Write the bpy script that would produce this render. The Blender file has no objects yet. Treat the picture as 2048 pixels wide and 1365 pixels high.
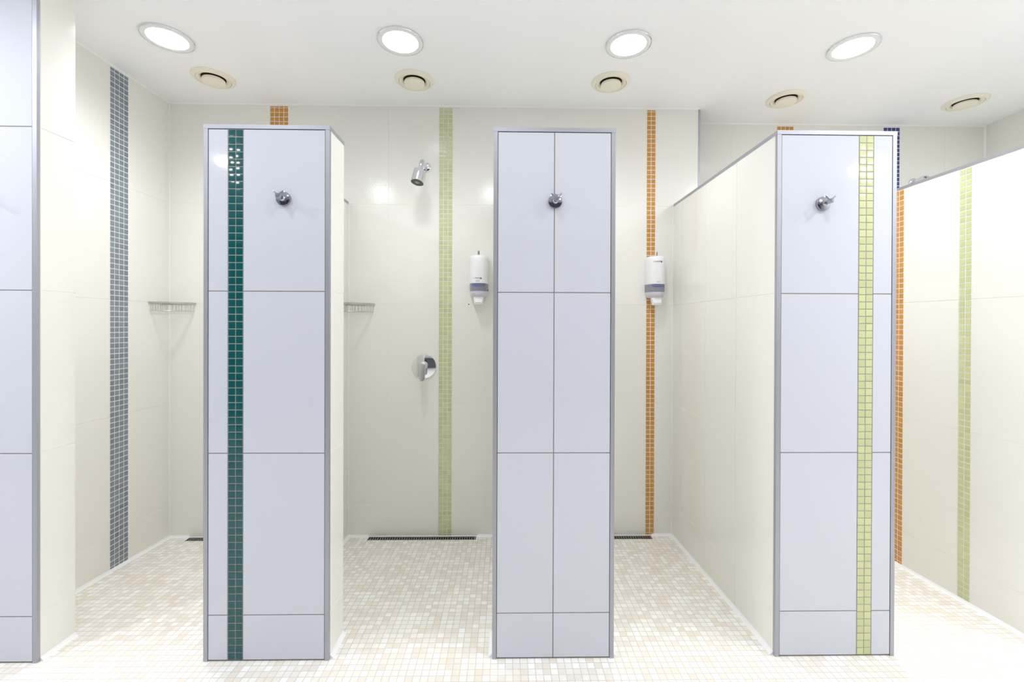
import bpy, math, random
from mathutils import Vector, Matrix
random.seed(7)
S = bpy.context.scene
COL = S.collection
V = Vector
PI = math.pi

# ------------------------------------------------------------------ materials
def principled(name, col, rough=.4, metal=0., spec=.5, **kw):
    m = bpy.data.materials.new(name); m.use_nodes = True
    b = m.node_tree.nodes['Principled BSDF']
    b.inputs['Base Color'].default_value = (*col, 1)
    b.inputs['Roughness'].default_value = rough
    b.inputs['Metallic'].default_value = metal
    b.inputs['Specular IOR Level'].default_value = spec
    for k, v in kw.items(): b.inputs[k].default_value = v
    return m
def bump(m, scale, strength, dist=.001, detail=2):
    nt = m.node_tree; b = nt.nodes['Principled BSDF']
    tc = nt.nodes.new('ShaderNodeTexCoord'); n = nt.nodes.new('ShaderNodeTexNoise'); bp = nt.nodes.new('ShaderNodeBump')
    n.inputs['Scale'].default_value = scale; n.inputs['Detail'].default_value = detail
    bp.inputs['Strength'].default_value = strength; bp.inputs['Distance'].default_value = dist
    nt.links.new(tc.outputs['Object'], n.inputs['Vector']); nt.links.new(n.outputs['Fac'], bp.inputs['Height'])
    nt.links.new(bp.outputs['Normal'], b.inputs['Normal'])
    return m
def island_vary(m, col, amount):
    """each little tile gets its own slightly different glaze value"""
    nt = m.node_tree; b = nt.nodes['Principled BSDF']
    g = nt.nodes.new('ShaderNodeNewGeometry'); r = nt.nodes.new('ShaderNodeMapRange'); h = nt.nodes.new('ShaderNodeHueSaturation')
    r.inputs['To Min'].default_value = 1-amount; r.inputs['To Max'].default_value = 1+amount
    h.inputs['Color'].default_value = (*col, 1)
    nt.links.new(g.outputs['Random Per Island'], r.inputs['Value']); nt.links.new(r.outputs[0], h.inputs['Value'])
    nt.links.new(h.outputs[0], b.inputs['Base Color'])
    return m
def lin(r, g, b):
    f = lambda c: (c/255/12.92) if c/255 <= .04045 else ((c/255+.055)/1.055)**2.4
    return (f(r), f(g), f(b))

M = {}
M['cream'] = bump(principled('cream_tile', lin(241, 240, 235), .12, spec=.45), 160, .22, .0012)
M['cream_grout'] = principled('cream_grout', lin(243, 242, 236), .8)
M['white_tile'] = bump(principled('white_tile', lin(212, 215, 226), .07, spec=.5), 90, .05, .001)
M['dark_grout'] = principled('dark_grout', lin(142, 132, 126), .85)
M['trim'] = bump(principled('brushed_aluminium', lin(176, 178, 187), .5, .7), 400, .12, .0005)
M['chrome'] = principled('chrome', lin(228, 230, 235), .06, 1.)
M['satin'] = principled('satin_chrome', lin(205, 207, 210), .28, 1.)
M['hook'] = principled('hook_chrome', lin(172, 175, 184), .1, 1.)
M['cream_sealant'] = principled('cream_sealant', lin(244, 243, 238), .5)
M['vent_dark'] = principled('vent_throat_shade', lin(62, 54, 42), .9, spec=.1)  # shade of the vent opening put into the colour
M['steel'] = principled('stainless_steel', lin(150, 148, 146), .42, .9)
M['ceiling'] = bump(principled('ceiling_paint', lin(250, 251, 254), .6, spec=.3), 60, .05, .001)
M['sealant'] = principled('white_sealant', lin(250, 250, 252), .45)
M['vent'] = principled('cream_plastic', lin(243, 238, 223), .45)
M['black'] = principled('dark_void', (.006, .006, .006), .9, spec=.1)
M['plastic'] = principled('white_plastic', lin(243, 243, 246), .28)
M['smoke'] = principled('smoky_window', lin(140, 140, 156), .22)
M['bottle'] = principled('grey_white_bottle', lin(214, 212, 224), .35)
M['bluelabel'] = principled('blue_label', lin(98, 116, 165), .5)
M['navy'] = principled('navy_print', lin(52, 48, 120), .5)
M['paleblue'] = principled('pale_blue_print', lin(168, 192, 232), .5)
M['greyprint'] = principled('grey_print', lin(168, 168, 176), .5)
M['ring'] = principled('white_lamp_ring', lin(238, 240, 240), .3)
M['rubber'] = principled('grey_nozzles', lin(120, 124, 120), .5)
M['wire'] = principled('shelf_metal', lin(196, 194, 188), .4, .7)
M['room'] = principled('far_room_paint', lin(232, 234, 240), .6)
M['rear'] = principled('grey_rear_wall', lin(92, 94, 100), .6)
M['added_dark_panel'] = principled('dark_panel_colour', (.012, .011, .012), .5)  # near-black for the added panel mirrored in the mixer
M['grout_white'] = principled('pale_mosaic_grout', lin(232, 232, 234), .8)
M['grout_grey'] = principled('grey_mosaic_grout', lin(176, 172, 168), .8)
def mosaic(name, c, rough=.08, am=.08):
    M[name] = island_vary(principled(name, lin(*c), rough), lin(*c), am)
mosaic('teal', (12, 86, 86), .08, .06)
mosaic('grey', (128, 140, 152), .15, .12)
mosaic('orange', (205, 144, 58), .2, .08)
mosaic('lime', (205, 209, 158), .13, .06)
mosaic('blue', (44, 62, 136), .1, .12)

def emitter(name, col, strength, power=3.4):
    """lit diffuser of a recessed downlight: its reflector sends most light downwards (falls off as cos^power)"""
    m = bpy.data.materials.new(name); m.use_nodes = True
    nt = m.node_tree; nt.nodes.remove(nt.nodes['Principled BSDF'])
    e = nt.nodes.new('ShaderNodeEmission'); e.inputs[0].default_value = (*col, 1)
    g = nt.nodes.new('ShaderNodeNewGeometry'); sx = nt.nodes.new('ShaderNodeSeparateXYZ'); nt.links.new(g.outputs['Incoming'], sx.inputs[0])
    def mth(op, a, v):
        n = nt.nodes.new('ShaderNodeMath'); n.operation = op; nt.links.new(a, n.inputs[0]); n.inputs[1].default_value = v; return n.outputs[0]
    k = mth('MULTIPLY', mth('POWER', mth('ABSOLUTE', sx.outputs[2], 0), power), strength)
    nt.links.new(k, e.inputs[1])
    nt.links.new(e.outputs[0], nt.nodes['Material Output'].inputs[0])
    return m
LAMP = (.975, .988, 1.)
L_STALL = 560.
M['lamp'] = emitter('lit_diffuser', LAMP, L_STALL)
M['lamp_left'] = emitter('lit_diffuser_left', LAMP, L_STALL*1.5)
M['lamp_right'] = emitter('lit_diffuser_right', LAMP, L_STALL*1.75)

def floor_material():
    m = principled('stone_mosaic_floor', (.8, .8, .8), .45, spec=.35)
    nt = m.node_tree; b = nt.nodes['Principled BSDF']; N = nt.nodes.new; L = nt.links.new
    geo = N('ShaderNodeNewGeometry'); sep = N('ShaderNodeSeparateXYZ'); L(geo.outputs['Position'], sep.inputs[0])
    P = .02727
    def mth(op, a, v=None):
        n = N('ShaderNodeMath'); n.operation = op
        if isinstance(a, (int, float)): n.inputs[0].default_value = a
        else: L(a, n.inputs[0])
        if v is not None:
            if isinstance(v, (int, float)): n.inputs[1].default_value = v
            else: L(v, n.inputs[1])
        return n.outputs[0]
    u = mth('DIVIDE', mth('ADD', sep.outputs[0], 5.0127), P); v = mth('DIVIDE', mth('ADD', sep.outputs[1], 5.003), P)
    cu, cv = mth('FLOOR', u), mth('FLOOR', v); fu, fv = mth('FRACT', u), mth('FRACT', v)
    cmb = N('ShaderNodeCombineXYZ'); L(cu, cmb.inputs[0]); L(cv, cmb.inputs[1])
    wn = N('ShaderNodeTexWhiteNoise'); wn.noise_dimensions = '2D'; L(cmb.outputs[0], wn.inputs['Vector'])
    ramp = N('ShaderNodeValToRGB'); L(wn.outputs['Value'], ramp.inputs[0])
    e = ramp.color_ramp.elements
    e[0].position = 0; e[0].color = (*lin(236, 228, 217), 1)
    e[1].position = 1; e[1].color = (*lin(254, 254, 253), 1)
    for p, c in ((.3, (240, 235, 227)), (.62, (246, 243, 237)), (.85, (250, 249, 246))):
        q = ramp.color_ramp.elements.new(p); q.color = (*lin(*c), 1)
    # veining inside the stone chips
    noi = N('ShaderNodeTexNoise'); noi.inputs['Scale'].default_value = 70; L(geo.outputs['Position'], noi.inputs['Vector'])
    mr = N('ShaderNodeMapRange'); mr.inputs['To Min'].default_value = .94; mr.inputs['To Max'].default_value = 1.04
    L(noi.outputs['Fac'], mr.inputs['Value'])
    hs = N('ShaderNodeHueSaturation'); L(ramp.outputs[0], hs.inputs['Color']); L(mr.outputs[0], hs.inputs['Value'])
    g = .045
    inside = mth('MULTIPLY', mth('MULTIPLY', mth('GREATER_THAN', fu, g), mth('LESS_THAN', fu, 1-g)),
                 mth('MULTIPLY', mth('GREATER_THAN', fv, g), mth('LESS_THAN', fv, 1-g)))
    mix = N('ShaderNodeMix'); mix.data_type = 'RGBA'; L(inside, mix.inputs['Factor'])
    mix.inputs['A'].default_value = (*lin(214, 204, 191), 1); L(hs.outputs[0], mix.inputs['B'])
    L(mix.outputs['Result'], b.inputs['Base Color'])
    bp = N('ShaderNodeBump'); bp.inputs['Strength'].default_value = .4; bp.inputs['Distance'].default_value = .0008
    L(inside, bp.inputs['Height']); L(bp.outputs['Normal'], b.inputs['Normal'])
    return m
M['floor'] = floor_material()

# ------------------------------------------------------------------ mesh building
class MB:
    def __init__(s): s.v = []; s.f = []; s.mi = []; s.sm = []; s.mats = []
    def slot(s, mat):
        if mat not in s.mats: s.mats.append(mat)
        return s.mats.index(mat)
    def poly(s, pts, mat, n=None, smooth=False):
        pts = [V(p) for p in pts]
        if n is not None:
            nn = (pts[1]-pts[0]).cross(pts[2]-pts[0])
            if nn.dot(V(n)) < 0: pts.reverse()
        b = len(s.v); s.v += pts; s.f.append(list(range(b, b+len(pts)))); s.mi.append(s.slot(mat)); s.sm.append(smooth)
    def box(s, lo, hi, mat):
        (x0, y0, z0), (x1, y1, z1) = lo, hi
        b = len(s.v)
        s.v += [V(p) for p in ((x0,y0,z0),(x1,y0,z0),(x1,y1,z0),(x0,y1,z0),(x0,y0,z1),(x1,y0,z1),(x1,y1,z1),(x0,y1,z1))]
        k = s.slot(mat)
        for q in ((3,2,1,0),(4,5,6,7),(0,1,5,4),(1,2,6,5),(2,3,7,6),(3,0,4,7)):
            s.f.append([b+i for i in q]); s.mi.append(k); s.sm.append(False)
    def rings(s, rings, mat, cap0=True, cap1=True, smooth=True, closed=True):
        b = len(s.v); n = len(rings[0]); k = s.slot(mat)
        for r in rings: s.v += [V(p) for p in r]
        for i in range(len(rings)-1):
            for j in range(n if closed else n-1):
                a = b+i*n+j; c = b+i*n+(j+1) % n
                s.f.append([a, c, c+n, a+n]); s.mi.append(k); s.sm.append(smooth)
        if cap0: s.f.append([b+j for j in range(n)][::-1]); s.mi.append(k); s.sm.append(False)
        if cap1: s.f.append([b+(len(rings)-1)*n+j for j in range(n)]); s.mi.append(k); s.sm.append(False)
    def lathe(s, prof, mat, axis=V((0,0,1)), origin=V((0,0,0)), seg=48, cap0=False, cap1=False, smooth=True):
        ax = V(axis).normalized(); q = V((0,0,1)).rotation_difference(ax)
        rs = []
        for r, h in prof:
            rs.append([V(origin)+q @ V((max(r,1e-5)*math.cos(t), max(r,1e-5)*math.sin(t), h)) for t in [2*PI*i/seg for i in range(seg)]])
        s.rings(rs, mat, cap0, cap1, smooth)
    def tube(s, pts, r, mat, seg=10, caps=True, radii=None):
        pts = [V(p) for p in pts]; rs = []
        up = V((0, 0, 1))
        t0 = (pts[1]-pts[0]).normalized()
        if abs(t0.dot(up)) > .95: up = V((0, 1, 0))
        a = t0.cross(up).normalized()
        for i, p in enumerate(pts):
            t = ((pts[min(i+1, len(pts)-1)]-pts[max(i-1, 0)])).normalized()
            a = (a-t*a.dot(t)).normalized(); b2 = t.cross(a)
            rr = radii[i] if radii else r
            rs.append([p+a*rr*math.cos(2*PI*k/seg)+b2*rr*math.sin(2*PI*k/seg) for k in range(seg)])
        s.rings(rs, mat, caps, caps)
    def build(s, name, parent=None, fix=True, sharp=35):
        me = bpy.data.meshes.new(name); me.from_pydata(s.v, [], s.f)
        for m in s.mats: me.materials.append(m)
        me.polygons.foreach_set('material_index', s.mi); me.polygons.foreach_set('use_smooth', s.sm)
        me.update()
        if any(s.sm): me.set_sharp_from_angle(angle=math.radians(sharp))
        o = bpy.data.objects.new(name, me); COL.objects.link(o)
        if parent is not None:
            o.parent = parent
        return o

def empty(name, loc=(0,0,0)):
    o = bpy.data.objects.new(name, None); o.location = loc; o.empty_display_size = .1; COL.objects.link(o); return o
def tag(o, label=None, cat=None, group=None, kind=None):
    if label: o['label'] = label
    if cat: o['category'] = cat
    if group: o['group'] = group
    if kind: o['kind'] = kind
    return o
def struct(o, label=None): return tag(o, label, None, None, 'structure')
def dup(root, loc, label=None):
    r = root.copy(); COL.objects.link(r); r.location = loc
    if label: r['label'] = label
    for ch in list(root.children):
        c = ch.copy(); COL.objects.link(c); c.parent = r
        for g in list(ch.children):
            e = g.copy(); COL.objects.link(e); e.parent = c
    return r

# ------------------------------------------------------------------ measured layout (metres; camera above the origin, looking along +Y)
D1 = 1.6444        # front face of the pillars
DP = 1.790         # back of the pillars
D2 = 2.6734        # back wall
D3 = 2.8611        # deeper back wall of the two right-hand stalls
ZC = 2.5701        # ceiling
ZT = 1.9856        # top of the partitions
Z0 = .1714         # first tile joint; then every 600 mm
LW = -2.0089       # left wall face
STEP = 1.1842
EX = 2.09
RW = 3.157
VJ = [Z0+.6*k for k in range(5)]
def zf(y):         # the stall floors fall towards the drains
    return 0. if y <= 1.80 else -.034*(y-1.80)/(D2-1.80)
JW = .0027
TD = .0014

def tiles(mb, O, U, Vv, N, us, vs, tile, grout, skip=(), joint=JW, bev=.0008, plane=True):
    """grid of bevelled tiles on a face; us/vs are joint positions measured along U and Vv"""
    O, U, Vv, N = V(O), V(U), V(Vv), V(N)
    P = lambda u, v, d: O+U*u+Vv*v+N*d
    if plane:
        q = TD-.0003
        mb.poly([P(us[0], vs[0], -q), P(us[-1], vs[0], -q), P(us[-1], vs[-1], -q), P(us[0], vs[-1], -q)], grout, N)
    h = joint/2; k_ = .45 if joint == JW else 1.; hu = h*k_; bu = bev*k_
    for i in range(len(us)-1):
        um = (us[i]+us[i+1])/2
        if any(a < um < b for a, b in skip): continue
        for j in range(len(vs)-1):
            a0 = us[i]+(hu if i else 0); a1 = us[i+1]-(hu if i < len(us)-2 else 0)
            b0 = vs[j]+(h if j else 0); b1 = vs[j+1]-(h if j < len(vs)-2 else 0)
            out = [P(a0, b0, -TD), P(a1, b0, -TD), P(a1, b1, -TD), P(a0, b1, -TD)]
            inn = [P(a0+bu, b0+bev, 0), P(a1-bu, b0+bev, 0), P(a1-bu, b1-bev, 0), P(a0+bu, b1-bev, 0)]
            mb.poly(inn, tile, N)
            c = P((a0+a1)/2, (b0+b1)/2, -.01)
            for k in range(4):
                q = [out[k], out[(k+1) % 4], inn[(k+1) % 4], inn[k]]
                mb.poly(q, tile, (q[0]+q[1])/2-c)

def mosaic_strip(O, U, Vv, N, u0, n, v0, v1, mat, grout, parent, label, phase=0., p=.02727, tilt=.010, g=.0040):
    O, U, Vv, N = V(O), V(U), V(Vv), V(N)
    mb = MB(); w = n*p
    P = lambda u, v, d: O+U*u+Vv*v+N*d
    mb.poly([P(u0, v0, .0005-TD), P(u0+w, v0, .0005-TD), P(u0+w, v1, .0005-TD), P(u0, v1, .0005-TD)], grout, N)
    for c in range(n):
        k = math.floor((v0-phase)/p)
        while phase+k*p < v1:
            a0 = u0+c*p+g/2; a1 = u0+(c+1)*p-g/2
            b0 = max(phase+k*p+g/2, v0+.001); b1 = min(phase+(k+1)*p-g/2, v1-.001); k += 1
            if b1-b0 < .004: continue
            tx, ty = random.gauss(0, tilt), random.gauss(0, tilt)
            um, vm = (a0+a1)/2, (b0+b1)/2
            top = lambda u, v: P(u, v, .0004+(u-um)*tx+(v-vm)*ty)
            e = .0005
            out = [P(a0, b0, -TD), P(a1, b0, -TD), P(a1, b1, -TD), P(a0, b1, -TD)]
            inn = [top(a0+e, b0+e), top(a1-e, b0+e), top(a1-e, b1-e), top(a0+e, b1-e)]
            b = len(mb.v); cen = top(um, vm)+N*.0007
            mb.v += out+inn+inn+[cen]; s = mb.slot(mat)
            flip = (U.cross(Vv)).dot(N) < 0
            fs = [([q, (q+1) % 4, 4+(q+1) % 4, 4+q], False) for q in range(4)]+[([8+q, 8+(q+1) % 4, 12], True) for q in range(4)]
            for f, sm in fs:
                f = [b+i for i in f]
                mb.f.append(f[::-1] if flip else f); mb.mi.append(s); mb.sm.append(sm)
    o = mb.build('mosaic_strip', parent)
    if label: o['label'] = label
    return o

def bead(parent, segs, size=.013, name='sealant_bead', mat='sealant'):
    """white silicone fillets; each seg = (p0, p1, dir_a, dir_b) with the two wall/floor directions"""
    mb = MB()
    for p0, p1, a, b in segs:
        p0, p1, a, b = V(p0), V(p1), V(a), V(b)
        r = lambda p: [p+a*size, p+a*size*.42+b*size*.42, p+b*size, p]
        mb.rings([r(p0), r(p1)], M[mat], smooth=False)
    return mb.build(name, parent)

X, Y, Z = V((1,0,0)), V((0,1,0)), V((0,0,1))
ZB = -.06

# ------------------------------------------------------------------ setting: floor
def build_floor():
    mb = MB()
    drains = [(-1.884, -1.239), (-.815, -.170), (.244, .889)]
    xs = sorted({-4.2, LW-.12, RW+.1, *[a for d in drains for a in d]})
    ys = [-3.2, 1.80, 2.625, 2.667, D3+.06]
    for i in range(len(xs)-1):
        for j in range(len(ys)-1):
            if j == 2 and any(abs(xs[i]-d[0]) < 1e-6 for d in drains): continue
            q = [(xs[i], ys[j]), (xs[i+1], ys[j]), (xs[i+1], ys[j+1]), (xs[i], ys[j+1])]
            mb.poly([(x, y, zf(y)) for x, y in q], M['floor'], Z)
    # underside slab
    mb.poly([(xs[0], ys[0], -.2), (xs[-1], ys[0], -.2), (xs[-1], ys[-1], -.2), (xs[0], ys[-1], -.2)], M['dark_grout'], -Z)
    return struct(mb.build('floor'))
build_floor()
# ceiling slab
mb = MB(); mb.box((-4.3, -3.3, ZC), (RW+.1, D3+.1, ZC+.12), M['ceiling']); struct(mb.build('ceiling'))

# ------------------------------------------------------------------ back walls
def back_wall():
    mb = MB(); O = (0, D2, 0)
    strips = [(-1.4139, 4), (-.4015, 3), (.8585, 2)]
    us = [LW, -1.7139, -1.4139, -1.4139+4*.02727, -1.0048, -.7045, -.4015, -.4015+3*.02727, -.0197, .2531, .5555, .8585, .8585+2*.02727, STEP]
    sk = [(a-1e-4, a+n*.02727+1e-4) for a, n in strips]
    vs = [ZB]+VJ[:4]+[ZC]
    mb.box((LW-.12, D2+TD, ZB), (STEP, D3+.1, ZC), M['cream_grout'])
    tiles(mb, O, X, Z, -Y, us, vs, M['cream'], M['cream_grout'], sk)
    # return of the step towards the deeper wall
    tiles(mb, (STEP, D2+.002, 0), Y, Z, X, [0, D3-D2-.002], vs, M['cream'], M['cream_grout'])
    w = struct(mb.build('wall_back'))
    for (a, n), c, l in zip(strips, ('orange', 'lime', 'orange'), ('four-column orange mosaic strip', 'three-column lime green mosaic strip', 'two-column orange mosaic strip')):
        mosaic_strip(O, X, Z, -Y, a, n, zf(D2)+.006, ZC-.012, M[c], M['grout_white'], w, l, phase=.012)
    t = MB(); t.box((STEP-.012, D2-.0012, 1.2), (STEP+.001, D2+.01, ZC), M['trim']); t.build('edge_trim', w)
    f = zf(D2); y = D2-.0002
    gaps = [(LW, -1.890), (-1.232, -1.094), (-.942, -.822), (-.163, -.027), (.125, .237), (.896, 1.0225)]
    bead(w, [((a, y, f), (b, y, f), Z, -Y) for a, b in gaps])
    bead(w, [((a, y, f), (b, y, f), Z, -Y) for a, b in [(-1.890, -1.232), (-.822, -.163), (.237, .896)]], size=.0055)
    h = MB()
    for hx, hz in ((-.1044, 1.6307), (-.1038, 1.4598), (-.137, 1.4179), (-.2199, 1.3724)):
        h.lathe([(0, .0004), (.0034, .0004), (.0034, -.002)], M['black'], axis=-Y, origin=(hx, D2, hz), seg=10)
    h.build('screw_hole', w)
    # caulk line along the ceiling
    bead(w, [((LW, y, ZC), (STEP, y, ZC), -Z, -Y)], size=.006)
    return w
back_wall()
def recess_wall():
    mb = MB(); O = (0, D3, 0)
    us = [STEP, 1.474, 1.774, 1.774+4*.02727, 2.183, 2.4795, 2.4795+4*.02727, 2.8875, RW]
    sk = [(1.7739, 1.774+4*.02727+1e-4), (2.4794, 2.4795+4*.02727+1e-4)]
    mb.box((STEP, D3+TD, ZB), (RW+.1, D3+.1, ZC), M['cream_grout'])
    tiles(mb, O, X, Z, -Y, us, [ZB]+VJ[:4]+[ZC], M['cream'], M['cream_grout'], sk)
    w = struct(mb.build('wall_back_right'))
    for a, c, l in ((1.774, 'orange', 'orange mosaic strip'), (2.4795, 'blue', 'dark blue mosaic strip')):
        mosaic_strip(O, X, Z, -Y, a, 4, zf(D3)+.006, ZC-.014, M[c], M['grout_white'], w, l, phase=ZC-.016-.02727*96)
    y = D3-.0002
    bead(w, [((STEP, y, zf(D3)), (RW, y, zf(D3)), Z, -Y)])
    bead(w, [((STEP, y, ZC), (RW, y, ZC), -Z, -Y), ((RW, y, zf(D3)), (RW, y, ZC), -X, -Y)], size=.007)
recess_wall()

# ------------------------------------------------------------------ left wall with its full-height white pillar
def left_wall():
    mb = MB(); vs = [ZB]+VJ[:4]+[ZC]
    px0, px1 = -2.1700, -1.7164
    s0 = 2.276
    # long cream face
    mb.box((LW-.16, DP-.001, ZB), (LW-TD, D2+.05, ZC), M['cream_grout'])
    tiles(mb, (LW, 0, 0), Y, Z, X, [DP-.001, s0, s0+4*.02727, D2], vs, M['cream'], M['cream_grout'], [(s0-1e-4, s0+4*.02727+1e-4)])
    # pillar
    mb.box((px0+TD, D1+.008, ZB), (px1-TD, DP-TD, ZC), M['cream_grout'])
    tiles(mb, (px1, 0, 0), Y, Z, X, [D1+.014, DP], vs, M['cream'], M['cream_grout'])
    mb.box((px1-.012, D1+.001, 0), (px1-.0006, D1+.0135, ZC), M['cream_grout'])
    tiles(mb, (0, DP, 0), X, Z, Y, [LW, px1], vs, M['cream'], M['cream_grout'])
    w = struct(mb.build('wall_left'))
    mosaic_strip((LW, 0, 0), Y, Z, X, s0, 4, -.022, ZC-.012, M['grey'], M['grout_white'], w, 'blue grey mosaic strip', phase=.004)
    f = MB(); f.box((px0, D1+.006, .004), (px1-.016, D1+.010, ZC), M['dark_grout'])
    tiles(f, (0, D1+.0005, 0), X, Z, -Y, [px0+.016, px1-.0172], [.006]+VJ[:4]+[ZC-.002], M['white_tile'], M['dark_grout'], joint=.003)
    f.build('front_panel', w)
    for x0 in (px0, px1-.0155):
        t = MB(); t.box((x0, D1-.0004, 0.0), (x0+.0155, D1+.012, ZC), M['trim']); t.build('edge_trim', w)
    e = 2e-4
    bead(w, [((LW+e, DP, zf(DP)), (LW+e, D2, zf(D2)), Z, X), ((px1+e, D1+.012, 0), (px1+e, DP, 0), Z, X), ((LW, DP+e, 0), (px1, DP+e, 0), Z, Y)], size=.014)
    bead(w, [((LW+e, D2-e, zf(D2)), (LW+e, D2-e, ZC), X, -Y)], size=.004, mat='cream_sealant')
    bead(w, [((LW+e, DP, ZC), (LW+e, D2, ZC), -Z, X)], size=.006)
left_wall()

def right_wall():
    mb = MB(); vs = [ZB]+VJ[:4]+[ZC]
    mb.box((RW+TD, -3.2, ZB), (RW+.1, D3+.05, ZC), M['cream_grout'])
    us = [-3.2]+[2.645-.3*k for k in range(19, -1, -1)]+[D3]
    tiles(mb, (RW, 0, 0), Y, Z, -X, us, vs, M['cream'], M['cream_grout'])
    w = struct(mb.build('wall_right'))
    e = 2e-4
    bead(w, [((RW-e, 1.8, 0), (RW-e, D3, zf(D3)), Z, -X)])
right_wall()
# the room behind the camera
mb = MB(); mb.box((-4.3, -3.3, ZB), (RW+.1, -3.2, ZC), M['rear']); struct(mb.build('wall_front'))
mb = MB(); mb.box((-4.3, -3.2, ZB), (-4.2, 1.8, ZC), M['room']); struct(mb.build('wall_far_left'))
mb = MB(); mb.box((-4.2, D1+.006, ZB), (-2.1702, DP, ZC), M['room']); struct(mb.build('wall_side'))
mb = MB(); mb.box((-1.75, -3.2, 0), (-.85, -3.16, 2.05), M['added_dark_panel']); dr = struct(mb.build('added_dark_panel_1'))  # added unseen dark panel, stands in for a dark figure mirrored in the mixer
mb = MB(); mb.tube([(-.93, -3.16, 1.05), (-.93, -3.11, 1.05), (-1.05, -3.11, 1.05)], .009, M['steel']); mb.build('added_panel_handle', dr)  # handle made up along with the added panel

# ------------------------------------------------------------------ partitions
def partition(name_label, px0, px1, sx0, sx1, strip, splits, yb=D2, stem_strips=(), flush=None, stem_us=(1.9365, 2.2335, 2.5335)):
    """a front pillar px0..px1 with a stem sx0..sx1 running to the back wall"""
    root = empty('shower_partition', ((px0+px1)/2, D1+.01, 0))
    off = -root.location
    def put(mb, name, label=None):
        o = mb.build(name, root); o.location = off
        if label: o['label'] = label
        return o
    vs = [ZB]+VJ[:4]+[ZT-.0158]
    yb2 = yb-.0005
    mb = MB()
    mb.box((px0+TD, D1+.008, ZB), (px1-TD, DP-TD, ZT-.002), M['cream_grout'])
    mb.box((sx0+TD, DP-TD, ZB), (sx1-TD, yb2, ZT-.002), M['cream_grout'])
    lf = flush == 'left'
    # pillar sides
    if lf:
        us = [D1+.0145]+[u for u in stem_us if u < yb2-.02]+[yb2]
        sk = [(u0-1e-4, u0+n*.02727+1e-4) for u0, n, *_ in stem_strips]
        for u0, n, *_ in stem_strips: us += [u0, u0+n*.02727]
        us = sorted(set(us))
        tiles(mb, (px0, 0, 0), Y, Z, -X, us, vs, M['cream'], M['cream_grout'], sk)
    else:
        tiles(mb, (px0, 0, 0), Y, Z, -X, [D1+.0145, DP], vs, M['cream'], M['cream_grout'])
        tiles(mb, (0, DP, 0), X, Z, Y, [px0, sx0], vs, M['cream'], M['cream_grout'])
        tiles(mb, (sx0, 0, 0), Y, Z, -X, [DP]+[u for u in stem_us if u < yb2-.02]+[yb2], vs, M['cream'], M['cream_grout'])
    tiles(mb, (px1, 0, 0), Y, Z, X, [D1+.0145, DP], vs, M['cream'], M['cream_grout'])
    tiles(mb, (0, DP, 0), X, Z, Y, [sx1, px1], vs, M['cream'], M['cream_grout'])
    tiles(mb, (sx1, 0, 0), Y, Z, X, [DP]+[u for u in stem_us if u < yb2-.02]+[yb2], vs, M['cream'], M['cream_grout'])
    # cover of the top
    tiles(mb, (0, 0, ZT-.0008), X, Y, Z, [px0+.014, px1-.014], [D1+.014, DP-.014], M['cream'], M['cream_grout'])
    tiles(mb, (0, 0, ZT-.0008), X, Y, Z, [sx0+.014, sx1-.014], [DP-.014, yb2], M['cream'], M['cream_grout'])
    for u0, n, c, l in stem_strips: pass
    put(mb, 'tiled_core')
    # white front
    fb = MB(); fb.box((px0+.012, D1+.006, .003), (px1-.012, D1+.0105, ZT-.006), M['dark_grout'])
    a, b = px0+.0172, px1-.0172
    us = sorted([a, b]+list(splits)+([strip[0], strip[0]+2*.02727] if strip else []))
    sk = [(strip[0]-1e-4, strip[0]+2*.02727+1e-4)] if strip else []
    fv = [.006]+VJ[:3]+[ZT-.0172]
    tiles(fb, (0, D1+.0005, 0), X, Z, -Y, us, fv, M['white_tile'], M['dark_grout'], sk, joint=.003)
    put(fb, 'front_panel', 'white glossy tile front')
    if strip:
        o = mosaic_strip((0, D1+.0005, 0), X, Z, -Y, strip[0], 2, .006, ZT-.0172, M[strip[1]], M['grout_grey'], root, strip[2], phase=ZT-.0174-73*.02727, g=.0027)
        o.location = off
    for u0, n, c, l in stem_strips:
        o = mosaic_strip((px0, 0, 0), Y, Z, -X, u0, n, -.02, ZT-.018, M[c], M['grout_white'], root, l, phase=.004)
        o.location = off
    for x0 in (px0, px1-.0155):
        t = MB(); t.box((x0, D1-.0004, 0.0), (x0+.0155, D1+.0125, ZT-.0152), M['trim']); put(t, 'edge_trim', 'brushed aluminium corner trim')
    # top trim: front, pillar sides, stem sides
    t = MB(); h0, h1 = ZT-.015, ZT
    t.box((px0-.0006, D1-.0012, h0), (px1+.0006, D1+.013, h1), M['trim'])
    e = .0006; y0 = D1+.0131
    if lf: t.box((px0-e, y0, h0), (px0+.013, yb2, h1), M['trim'])
    else:
        t.box((px0-e, y0, h0), (px0+.013, DP+e, h1), M['trim'])
        t.box((px0+.0131, DP-.013, h0), (sx0-e-.0001, DP+e, h1), M['trim'])
        t.box((sx0-e, DP-.013, h0), (sx0+.013, yb2, h1), M['trim'])
    t.box((px1-.013, y0, h0), (px1+e, DP+e, h1), M['trim'])
    t.box((sx1+e+.0001, DP-.013, h0), (px1-.0131, DP+e, h1), M['trim'])
    t.box((sx1-.013, DP-.013, h0), (sx1+e, yb2, h1), M['trim'])
    put(t, 'top_trim', 'brushed aluminium top edging')
    q = 2e-4; s = []
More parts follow.
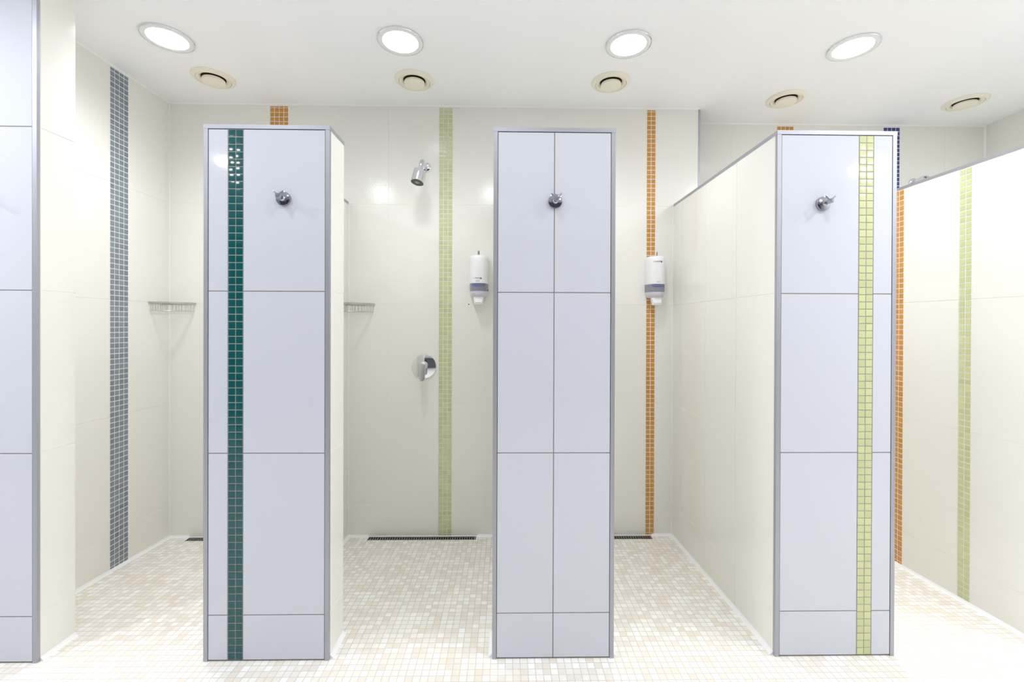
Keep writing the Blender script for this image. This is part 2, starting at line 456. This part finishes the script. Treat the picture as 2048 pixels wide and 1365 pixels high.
    if lf: s += [((px0-q, D1+.012, 0), (px0-q, 1.8, 0), Z, -X), ((px0-q, 1.8, 0), (px0-q, yb2, zf(yb2)), Z, -X)]
    else: s += [((px0-q, D1+.012, 0), (px0-q, DP, 0), Z, -X), ((px0, DP+q, 0), (sx0, DP+q, 0), Z, Y), ((sx0-q, 1.8, 0), (sx0-q, yb2, zf(yb2)), Z, -X)]
    s += [((px1+q, D1+.012, 0), (px1+q, DP, 0), Z, X), ((sx1, DP+q, 0), (px1, DP+q, 0), Z, Y), ((sx1+q, 1.8, 0), (sx1+q, yb2, zf(yb2)), Z, X)]
    o = bead(root, s, size=.014); o.location = off
    v = []
    if lf: v.append(((px0-q, yb2, zf(yb2)), (px0-q, yb2, ZT), -X, -Y))
    else: v += [((sx0-q, yb2, zf(yb2)), (sx0-q, yb2, ZT), -X, -Y)]
    v.append(((sx1+q, yb2, zf(yb2)), (sx1+q, yb2, ZT), X, -Y))
    o = bead(root, v, size=.0055, name='corner_sealant', mat='cream_sealant'); o.location = off
    tag(root, name_label, 'partition', 'tiled shower partitions')
    return root
partition('white fronted shower partition with a dark teal mosaic stripe', -1.1116, -.6506, -1.094, -.9430, (-1.0225, 'teal', 'dark teal green mosaic stripe'), [])
partition('plain white fronted shower partition with a central grout line and no stripe', -.0445, .4113, -.027, .125, None, [.1828])
partition('white fronted shower partition with a lime green mosaic stripe on its front', 1.0219, 1.4773, 1.0219, STEP-.0009, (1.3340, 'lime', 'lime green mosaic stripe'), [], flush='left')
partition('cream shower partition at right edge with orange and lime stripes on its side', EX, 2.545, EX, EX+.16, None, [2.33], yb=D3,
          stem_strips=((2.2837-.0010, 2, 'orange', 'orange mosaic strip'), (1.9455, 2, 'lime', 'lime green mosaic strip')), flush='left', stem_us=(2.56,))

# ------------------------------------------------------------------ ceiling lights and vents
def make_light():
    r = empty('ceiling_light')
    m = MB(); m.lathe([(.1055, 0), (.1055, -.0065), (.104, -.0085), (.1015, -.0085), (.1013, -.004), (.1013, 0)], M['chrome'], seg=64); m.build('rim', r)
    m = MB(); m.lathe([(.1010, -.001), (.1010, -.0082), (.095, -.0118), (.088, -.0118), (.0815, -.0085), (.0803, -.001)], M['ring'], seg=64); m.build('trim_ring', r)
    m = MB(); m.lathe([(.0800, -.0075), (.05, -.0105), (.02, -.0118), (.0005, -.012)], M['lamp'], seg=48, cap1=False); o = m.build('diffuser', r); o['label'] = 'glowing white diffuser'
    return r
lt = tag(make_light(), None, 'ceiling light', 'round ceiling lights over the showers')
LB = ['round ceiling light above the left stall with the blue grey stripe', 'round ceiling light above the stall with the lime striped back wall',
      'round ceiling light above the stall between the plain and the lime striped partitions', 'round ceiling light nearest the right edge of the ceiling']
def set_lamp(o, k):
    for c in o.children:
        if c.name.startswith('diffuser'):
            c.material_slots[0].link = 'OBJECT'; c.material_slots[0].material = M[k]
for i, x in enumerate((-1.5601, -.4900, .5740, 1.6404)):
    loc = (x, 2.064, ZC)
    o = lt if i == 0 else dup(lt, loc, LB[i])
    o.location = loc; o['label'] = LB[i]
    set_lamp(o, ('lamp_left', 'lamp', 'lamp', 'lamp_right')[i])
set_lamp(tag(dup(lt, (2.708, 2.064, ZC)), 'round ceiling light above the far right stall, beyond the picture edge'), 'lamp')

def make_vent():
    r = empty('ceiling_vent')
    m = MB(); m.lathe([(.1045, 0), (.1045, -.003), (.100, -.008), (.092, -.0125), (.0845, -.0145), (.0825, -.0130), (.0825, -.002)], M['vent'], seg=64); m.build('flange', r)
    m = MB(); m.lathe([(.0808, -.002), (.0808, -.0125), (.0785, -.0140), (.074, -.0125), (.067, -.0090), (.0605, -.0045), (.0578, -.0012)], M['vent'], seg=64); m.build('inner_ring', r)
    m = MB(); m.lathe([(.0826, -.0016), (.0595, -.0012), (.001, -.0010)], M['vent_dark'], seg=48, smooth=False); m.build('throat_shade', r)  # flat plate without depth, its dark colour imitates shade in the opening
    m = MB(); m.lathe([(.012, -.001), (.012, -.009), (.050, -.0095), (.0535, -.0115), (.0545, -.0150), (.0545, -.0205), (.0525, -.0235), (.046, -.0250), (.001, -.0255)], M['vent'], seg=64); m.build('valve_disc', r)
    return r
vt = tag(make_vent(), None, 'vent', 'round cream ceiling vents')
VB = ['cream ceiling vent behind the leftmost ceiling light', 'cream ceiling vent behind the light of the lime striped stall',
      'cream ceiling vent between the plain partition and the vertical wall edge trim', 'cream ceiling vent above the front edge of the lime striped partition', 'rightmost cream ceiling vent, near the right hand wall']
for i, (x, y) in enumerate(((-1.567, 2.396), (-.4932, 2.395), (.5699, 2.390), (1.6285, 2.5431), (2.7019, 2.5566))):
    if i == 0: vt.location = (x, y, ZC); vt['label'] = VB[0]
    else: dup(vt, (x, y, ZC), VB[i])

# ------------------------------------------------------------------ coat hooks
def make_hook():
    r = empty('robe_hook'); F = V((0, -1, 0))
    m = MB(); m.lathe([(.0265, 0), (.0265, .008), (.0258, .0098), (.0240, .0105), (.001, .0105)], M['hook'], axis=F, seg=48); m.build('rosette', r)
    m = MB(); m.lathe([(.0115, .0105), (.0110, .016), (.0072, .020), (.0068, .030), (.0074, .033), (.0088, .0345), (.0088, .0475), (.0080, .0490), (.0005, .0492)], M['hook'], axis=F, seg=32); m.build('post', r)
    for s in (-1, 1):
        m = MB(); d = V((s*.71, -.06, .70)).normalized(); c = V((0, -.041, 0))
        m.tube([c+d*.004, c+d*.0245, c+d*.0262], .0031, M['hook'], seg=16, radii=[.0031, .0031, .0022]); m.build('prong', r)
    return r
hk = tag(make_hook(), None, 'hook', 'chrome double hooks on the partition fronts')
for i, (x, z, l) in enumerate(((-.818, 1.7128, 'chrome double hook on the teal striped partition'), (.1854, 1.7106, 'chrome double hook over the grout line of the plain partition'),
                              (1.194, 1.7095, 'chrome double hook on the lime striped partition'), (-1.893, 1.714, 'chrome double hook on the left pillar, just outside the picture'))):
    if i == 0: hk.location = (x, D1+.0005, z); hk['label'] = l
    else: dup(hk, (x, D1+.0005, z), l)

# ------------------------------------------------------------------ shower heads
def make_shower():
    r = empty('wall_shower'); F = V((0, -1, 0))
    m = MB(); m.lathe([(.031, 0), (.031, .002), (.0295, .006), (.024, .0095), (.013, .0115), (.001, .0118)], M['chrome'], axis=F, seg=40); m.build('wall_plate', r)
    # arm: out of the wall, then a bend down (local origin on the wall face)
    ht = V((-.0115, -.132, -.062)); fc = V((-.0235, -.150, -.137))
    m = MB(); pts = [V((0, -.008, 0)), V((-.001, -.035, .006)), V((-.003, -.066, .012))]
    b0 = pts[-1]
    for k in range(1, 9):
        t = k/8*PI/2
        pts.append(V((-.003-.005*k/8, b0.y-.058*math.sin(t), b0.z-.050*(1-math.cos(t)))))
    m.tube(pts, .0125, M['chrome'], seg=18)
    m.build('arm', r)
    ax = (fc-ht).normalized(); Lh = (fc-ht).length
    nk = pts[-1]
    m = MB(); m.tube([nk+V((0, 0, .004)), nk*.4+ht*.6, ht+ax*.004], .0125, M['chrome'], seg=18); 
    m.lathe([(.0135, 0), (.030, .0015), (.0355, .005), (.0362, .009), (.0385, Lh-.004), (.0385, Lh), (.0360, Lh+.001), (.0350, Lh-.001)], M['chrome'], axis=ax, origin=ht, seg=48)
    h = m.build('bell', r)
    m = MB(); m.lathe([(.0352, Lh-.001), (.034, Lh+.0002), (.001, Lh+.0006)], M['rubber'], axis=ax, origin=ht, seg=40)
    q = V((0,0,1)).rotation_difference(ax)
    for rr, n in ((.031, 30), (.0245, 22), (.018, 16)):
        for k in range(n):
            t = 2*PI*k/n; c = ht+q @ V((rr*math.cos(t), rr*math.sin(t), Lh+.0004))
            m.lathe([(.0019, 0), (.0019, .0008), (.0001, .0010)], M['black'], axis=ax, origin=c, seg=6, smooth=False)
    m.lathe([(.0115, Lh+.0004), (.011, Lh+.0022), (.001, Lh+.0024)], M['steel'], axis=ax, origin=ht, seg=24)
    m.build('spray_face', h)
    return r
sh = tag(make_shower(), 'chrome shower head on the back wall beside the lime mosaic strip', 'shower head', 'wall mounted shower heads')
sh.location = (-.479, D2, 2.196)
dup(sh, (2.678, D3, 2.190), 'chrome shower head mostly hidden behind the partition at right')

# ------------------------------------------------------------------ mixer tap
def make_mixer():
    r = empty('shower_mixer'); F = V((0, -1, 0))
    m = MB(); m.lathe([(.0735, 0), (.0735, .004), (.0728, .0058), (.0712, .0066), (.001, .0068)], M['chrome'], axis=F, seg=72); m.build('wall_plate', r)
    m = MB(); m.lathe([(.0225, .0066), (.0222, .030), (.0205, .033), (.0205, .044), (.0195, .047), (.001, .0475)], M['chrome'], axis=F, origin=V((0, 0, .008)), seg=40); m.build('cartridge', r)
    m = MB(); rs = []
    # paddle lever hanging down, swinging slightly out
    for k, (z, w, y, t) in enumerate(((.028, .004, -.050, .006), (.025, .0125, -.050, .011), (.018, .0180, -.051, .013), (.008, .0196, -.053, .013), (-.025, .0185, -.060, .011), (-.058, .0170, -.067, .009), (-.072, .0150, -.070, .008), (-.080, .0100, -.0715, .007), (-.083, .003, -.072, .005))):
        ring = []
        for j in range(20):
            a = 2*PI*j/20; c, s = math.cos(a), math.sin(a)
            ring.append(V((w*math.copysign(abs(c)**.45, c), y-t/2*math.copysign(abs(s)**.4, s), z)))
        rs.append(ring)
    m.rings(rs, M['satin']); m.build('lever', r)
    return r
mx = tag(make_mixer(), 'round chrome shower mixer with a paddle lever on the back wall', 'shower mixer'); mx.location = (-.4874, D2, .9975)

# ------------------------------------------------------------------ soap dispensers
def make_dispenser(flip=False):
    r = empty('soap_dispenser'); DEP = .086; HW = .0555; PW = 2.6
    def ring(z, sc=1., dsc=1.):
        pts = []; w = HW*sc; d = DEP*dsc
        n = 28
        for j in range(n+1):
            a = PI*j/n; c, s = math.cos(a), math.sin(a)
            pts.append(V((w*math.copysign(abs(c)**(2/PW), c), -.004-(d-.004)*abs(s)**(2/PW), z)))
        return pts+[V((-w, -.0004, z)), V((w, -.0004, z))]
    def surf(x, off=.0005): 
        return -.004-(DEP-.004)*(max(0, 1-abs(x/HW)**PW))**(1/PW)-off
    zt, zw, zb, zn = .2905, .126, .077, .041
    m = MB(); m.rings([ring(z, a, b) for z, a, b in ((zw-.003, 1, 1), (zw, 1.01, 1.005), (zt-.045, 1., 1.), (zt-.018, .995, .985), (zt-.008, .965, .94), (zt-.002, .90, .86), (zt, .80, .76))], M['plastic']); m.build('cover', r)
    m = MB(); m.rings([ring(z, a, b) for z, a, b in ((zb, .968, .955), (zb+.01, .975, .965), (zw-.0032, .985, .975))], M['smoke']); wd = m.build('window', r)
    m = MB(); m.rings([ring(z, a, b) for z, a, b in ((zn, .58, .66), (zn+.003, .72, .78), (zn+.010, .85, .88), (zn+.020, .93, .93), (zb-.0003, .967, .954))], M['bottle']); m.build('bottle', r)
    def rr(z, w, y0, y1, rad=.35):
        pts = []
        for j in range(24):
            a = 2*PI*j/24; c, s = math.cos(a), math.sin(a)
            pts.append(V((w*math.copysign(abs(c)**rad, c), (y0+y1)/2+(y1-y0)/2*math.copysign(abs(s)**rad, s), z)))
        return pts
    m = MB(); m.rings([rr(-.002, .022, -.058, -.040), rr(.001, .0255, -.066, -.032), rr(.012, .0270, -.071, -.028), rr(.030, .0285, -.067, -.024), rr(zn+.003, .0305, -.064, -.020)], M['plastic'])
    m.build('push_lever', r)
    m = MB(); kx, ky = (.004 if flip else 0), -.045
    m.tube([(kx, ky, zt-.004), (kx, ky, zt+.004), (kx, ky, zt+.008), (kx, ky, zt+.024), (kx, ky, zt+.028)], .006, M['steel'], seg=14, radii=[.0025, .0025, .0056, .0062, .0045] if not flip else [.002, .002, .0026, .0034, .002]); m.build('lock_key', r)
    def mark(mb, x0, x1, z0, z1, mat, off=.0007):
        n = 4
        for k in range(n):
            a = x0+(x1-x0)*k/n; b = x0+(x1-x0)*(k+1)/n
            mb.poly([(a, surf(a, off), z0), (b, surf(b, off), z0), (b, surf(b, off), z1), (a, surf(a, off), z1)], mat, (0, -1, 0))
    # printed mark: pale circle, a short dark word, a blue square; below it a small grey badge
    xo, zl = (-.003, .152) if not flip else (-.001, .2555)
    m = MB(); cx, cz = xo-.0225, zl
    for k in range(24):
        a, b = 2*PI*k/24, 2*PI*(k+1)/24
        pt = lambda t, q: (cx+q*math.cos(t), surf(cx+q*math.cos(t), .0008), cz+q*math.sin(t))
        m.poly([pt(a, .0028), pt(b, .0028), pt(b, .0046), pt(a, .0046)], M['paleblue'], (0, -1, 0))
    x = xo-.0140
    for wv, hh in ((.0024, .0062), (.0040, .0050), (.0034, .0050), (.0038, .0058), (.0024, .0050), (.0040, .0050), (.0024, .0054)):
        mark(m, x, x+wv*.38, zl-hh/2, zl+hh/2, M['navy'], .0008); mark(m, x+wv*.38, x+wv, zl+hh*.18, zl+hh/2, M['navy'], .0008)
        mark(m, x+wv*.38, x+wv*.8, zl-hh/2, zl-hh*.22, M['navy'], .0008); x += wv+.0009
    mark(m, x, x+.0075, zl-.0055, zl+.0015, M['navy'], .0008); mark(m, x-.001, x+.0075, zl+.0015, zl+.0050, M['paleblue'], .0008)
    m.build('logo', r)
    m = MB(); zl2 = .1355; x1 = xo+.001 if not flip else .001
    for a, b, c, d_ in ((-.0110, -.0095, -.0042, .0030), (-.0095, -.0045, .0016, .0030), (-.0095, -.0045, -.0042, -.0028), (-.0040, -.0026, -.0042, .0042), (-.0026, .0080, .0028, .0042), (-.0026, .0080, -.0042, -.0028), (.0080, .0095, -.0042, .0042), (.0020, .0032, -.0028, .0028)):
        mark(m, x1+a, x1+b, zl2+c, zl2+d_, M['greyprint'], .0008)
    m.build('badge', r)
    m = MB(); n = 8; xa, xb = (-.035, .038)
    for k in range(n):
        a = xa+(xb-xa)*k/n; b = xa+(xb-xa)*(k+1)/n
        sf = lambda q: surf(q/.985, .0004)*.975-.0022
        zt_, zb_ = zw-.006, zw-.017
        m.poly([(a, sf(a), zb_-.0003*k), (b, sf(b), zb_-.0003*(k+1)), (b, sf(b), zt_-.0003*(k+1)), (a, sf(a), zt_-.0003*k)], M['bluelabel'], (0, -1, 0))
    m.build('sticker', wd)
    return r
g = 'soap dispensers on the back wall'
d1 = tag(make_dispenser(False), 'white soap dispenser with its blue print just above the grey window', 'soap dispenser', g); d1.location = (-.158, D2, 1.371)
d2 = tag(make_dispenser(True), 'white soap dispenser with its blue print near the top, over the orange strip', 'soap dispenser', g); d2.location = (.904, D2, 1.371)

# ------------------------------------------------------------------ wire corner shelves
def make_shelf(cx):
    r = empty('corner_shelf', (cx, D2, 1.355))      # local: +x along the back wall, -y along the side wall
    R_ = .160
    arc = [V((R_*math.cos(t), -R_*math.sin(t), 0)) for t in [PI/2*i/20 for i in range(21)]]
    def front(s, dz): return [V((.004+(p.x-.004)*s, -.004+(p.y+.004)*s, dz)) for p in arc]
    m = MB()
    # rim: flat band round the curved front and along both walls
    def band(pts, h0, h1, th):
        rs = []
        for i, p in enumerate(pts):
            t = (pts[min(i+1, len(pts)-1)]-pts[max(i-1, 0)]).normalized(); nrm = V((t.y, -t.x, 0))
            rs.append([p+V((0, 0, h0)), p+nrm*th+V((0, 0, h0)), p+nrm*th+V((0, 0, h1)), p+V((0, 0, h1))])
        m.rings(rs, M['wire'], smooth=False)
    band(front(.985, 0), .010, .020, .003)
    band([V((.158, -.0036, 0)), V((.0, -.0036, 0))], .010, .020, .003)
    band([V((.0036, 0, 0)), V((.0036, -.158, 0))], .010, .020, .003)
    m.build('rim', r)
    m = MB(); w = .0011; fb = front(.93, -.031)
    m.tube(fb, w, M['wire'], seg=6)
    m.tube([V((.149, -.006, -.031)), V((.006, -.006, -.031)), V((.006, -.149, -.031))], w, M['wire'], seg=6)
    ft = front(.965, .012)
    for i in range(1, 20, 2): m.tube([ft[i], fb[i]], w, M['wire'], seg=6)
    for k in range(1, 8):
        q = .018*k+.006
        m.tube([V((q, -.006, .012)), V((q, -.006, -.031)), V((q, -math.sqrt(max(.148**2-q*q, 1e-4)), -.031))], w, M['wire'], seg=6)
        m.tube([V((.006, -q, .012)), V((.006, -q, -.031))], w, M['wire'], seg=6)
    m.build('wire_basket', r)
    return r
s1 = tag(make_shelf(LW), 'wire corner shelf in the left corner beside the blue grey stripe', 'shelf', 'wire corner shelves')
s2 = dup(s1, (-.943, D2, 1.355), 'wire corner shelf just right of the teal striped partition')

# ------------------------------------------------------------------ floor drains
def make_drain():
    L = .645; y0, y1 = 2.625, 2.667; f0, f1 = zf(y0), zf(y1)
    r = empty('floor_drain', (0, y0, f0))
    m = MB()
    m.box((0, 0, -.05), (L, y1-y0, -.045), M['black'])
    for lo, hi in (((0, 0, -.045), (.002, .042, -.003)), ((L-.002, 0, -.045), (L, .042, -.003)), ((.002, 0, -.045), (L-.002, .002, -.003)), ((.002, .040, -.045), (L-.002, .042, -.003))):
        m.box(lo, hi, M['black'])
    m.build('channel', r)
    m = MB(); h = .0008
    for lo, hi in (((0, 0, -.003), (.006, .042, h)), ((L-.006, 0, -.003), (L, .042, h)), ((.006, 0, -.003), (L-.006, .0055, h)), ((.006, .0370, -.003), (L-.006, .042, h))):
        m.box(lo, hi, M['steel'])
    m.build('frame', r)
    m = MB(); n = 44; p = (L-.012)/n
    for k in range(n):
        x = .006+k*p+.0062; m.box((x, .0056, -.003), (min(x+p-.0062, L-.0061), .0369, h-.0002), M['steel'])
    m.build('grate', r)
    return r
dn = tag(make_drain(), None, 'drain', 'slotted floor drains along the back wall')
dn.location.x = -.815; dn['label'] = 'slotted steel floor drain below the lime green mosaic strip'
dup(dn, (-1.884, dn.location.y, dn.location.z), 'slotted steel floor drain in the left stall, beside the teal striped partition')
dup(dn, (.244, dn.location.y, dn.location.z), 'slotted steel floor drain just right of the plain partition')

# ------------------------------------------------------------------ lights of the washroom corridor (above and behind the camera)
def lamp(name, loc, power, col, size=.2):
    l = bpy.data.lights.new(name, 'AREA'); l.shape = 'DISK'; l.size = size; l.energy = power; l.color = col
    o = bpy.data.objects.new(name, l); o.location = loc; COL.objects.link(o); return o
COOL = (.94, .97, 1.)
for x, p in ((-3.36, 74), (-2.29, 54), (-1.226, 18), (-.13, 15), (.94, 17), (2.0, 38), (2.95, 64)):
    lamp('corridor_lamp', (x, .93, ZC-.01), p, COOL, .13)
for x, p in ((-2.25, 18), (-1.12, 5), (1.05, 7), (2.1, 36), (3.0, 52)):
    lamp('corridor_lamp', (x, -.32, ZC-.01), p, COOL, .15)

w = bpy.data.worlds.new('world'); S.world = w; w.use_nodes = True
w.node_tree.nodes['Background'].inputs[0].default_value = (.02, .02, .022, 1)

# ------------------------------------------------------------------ camera
cam = bpy.data.cameras.new('camera'); co = bpy.data.objects.new('camera', cam); COL.objects.link(co)
F_PX, CX, CY, CZ = 882.36, 1024.0, 652.30, 1.25163
R = [[.9998701964, .0157854081, -.0032266425], [-.0157746910, .9998700587, .0033203529], [.0032786364, -.0032690226, .9999892820]]
right = V([R[i][0] for i in range(3)]); fwd = V([R[i][1] for i in range(3)]); up = V([R[i][2] for i in range(3)])
m4 = Matrix(((right.x, up.x, -fwd.x, 0), (right.y, up.y, -fwd.y, 0), (right.z, up.z, -fwd.z, CZ), (0, 0, 0, 1)))
co.matrix_world = m4
cam.sensor_fit = 'HORIZONTAL'; cam.sensor_width = 36; cam.lens = F_PX/2048*36
cam.shift_y = (CY-682.5)/2048; cam.clip_start = .02
S.camera = co

# ------------------------------------------------------------------ colour management
S.view_settings.view_transform = 'Standard'; S.view_settings.look = 'None'; S.view_settings.gamma = 1
S.view_settings.use_curve_mapping = False; S.view_settings.exposure = -1.85
try:
    S.cycles.max_bounces = 12; S.cycles.diffuse_bounces = 7; S.cycles.glossy_bounces = 5
except Exception: pass
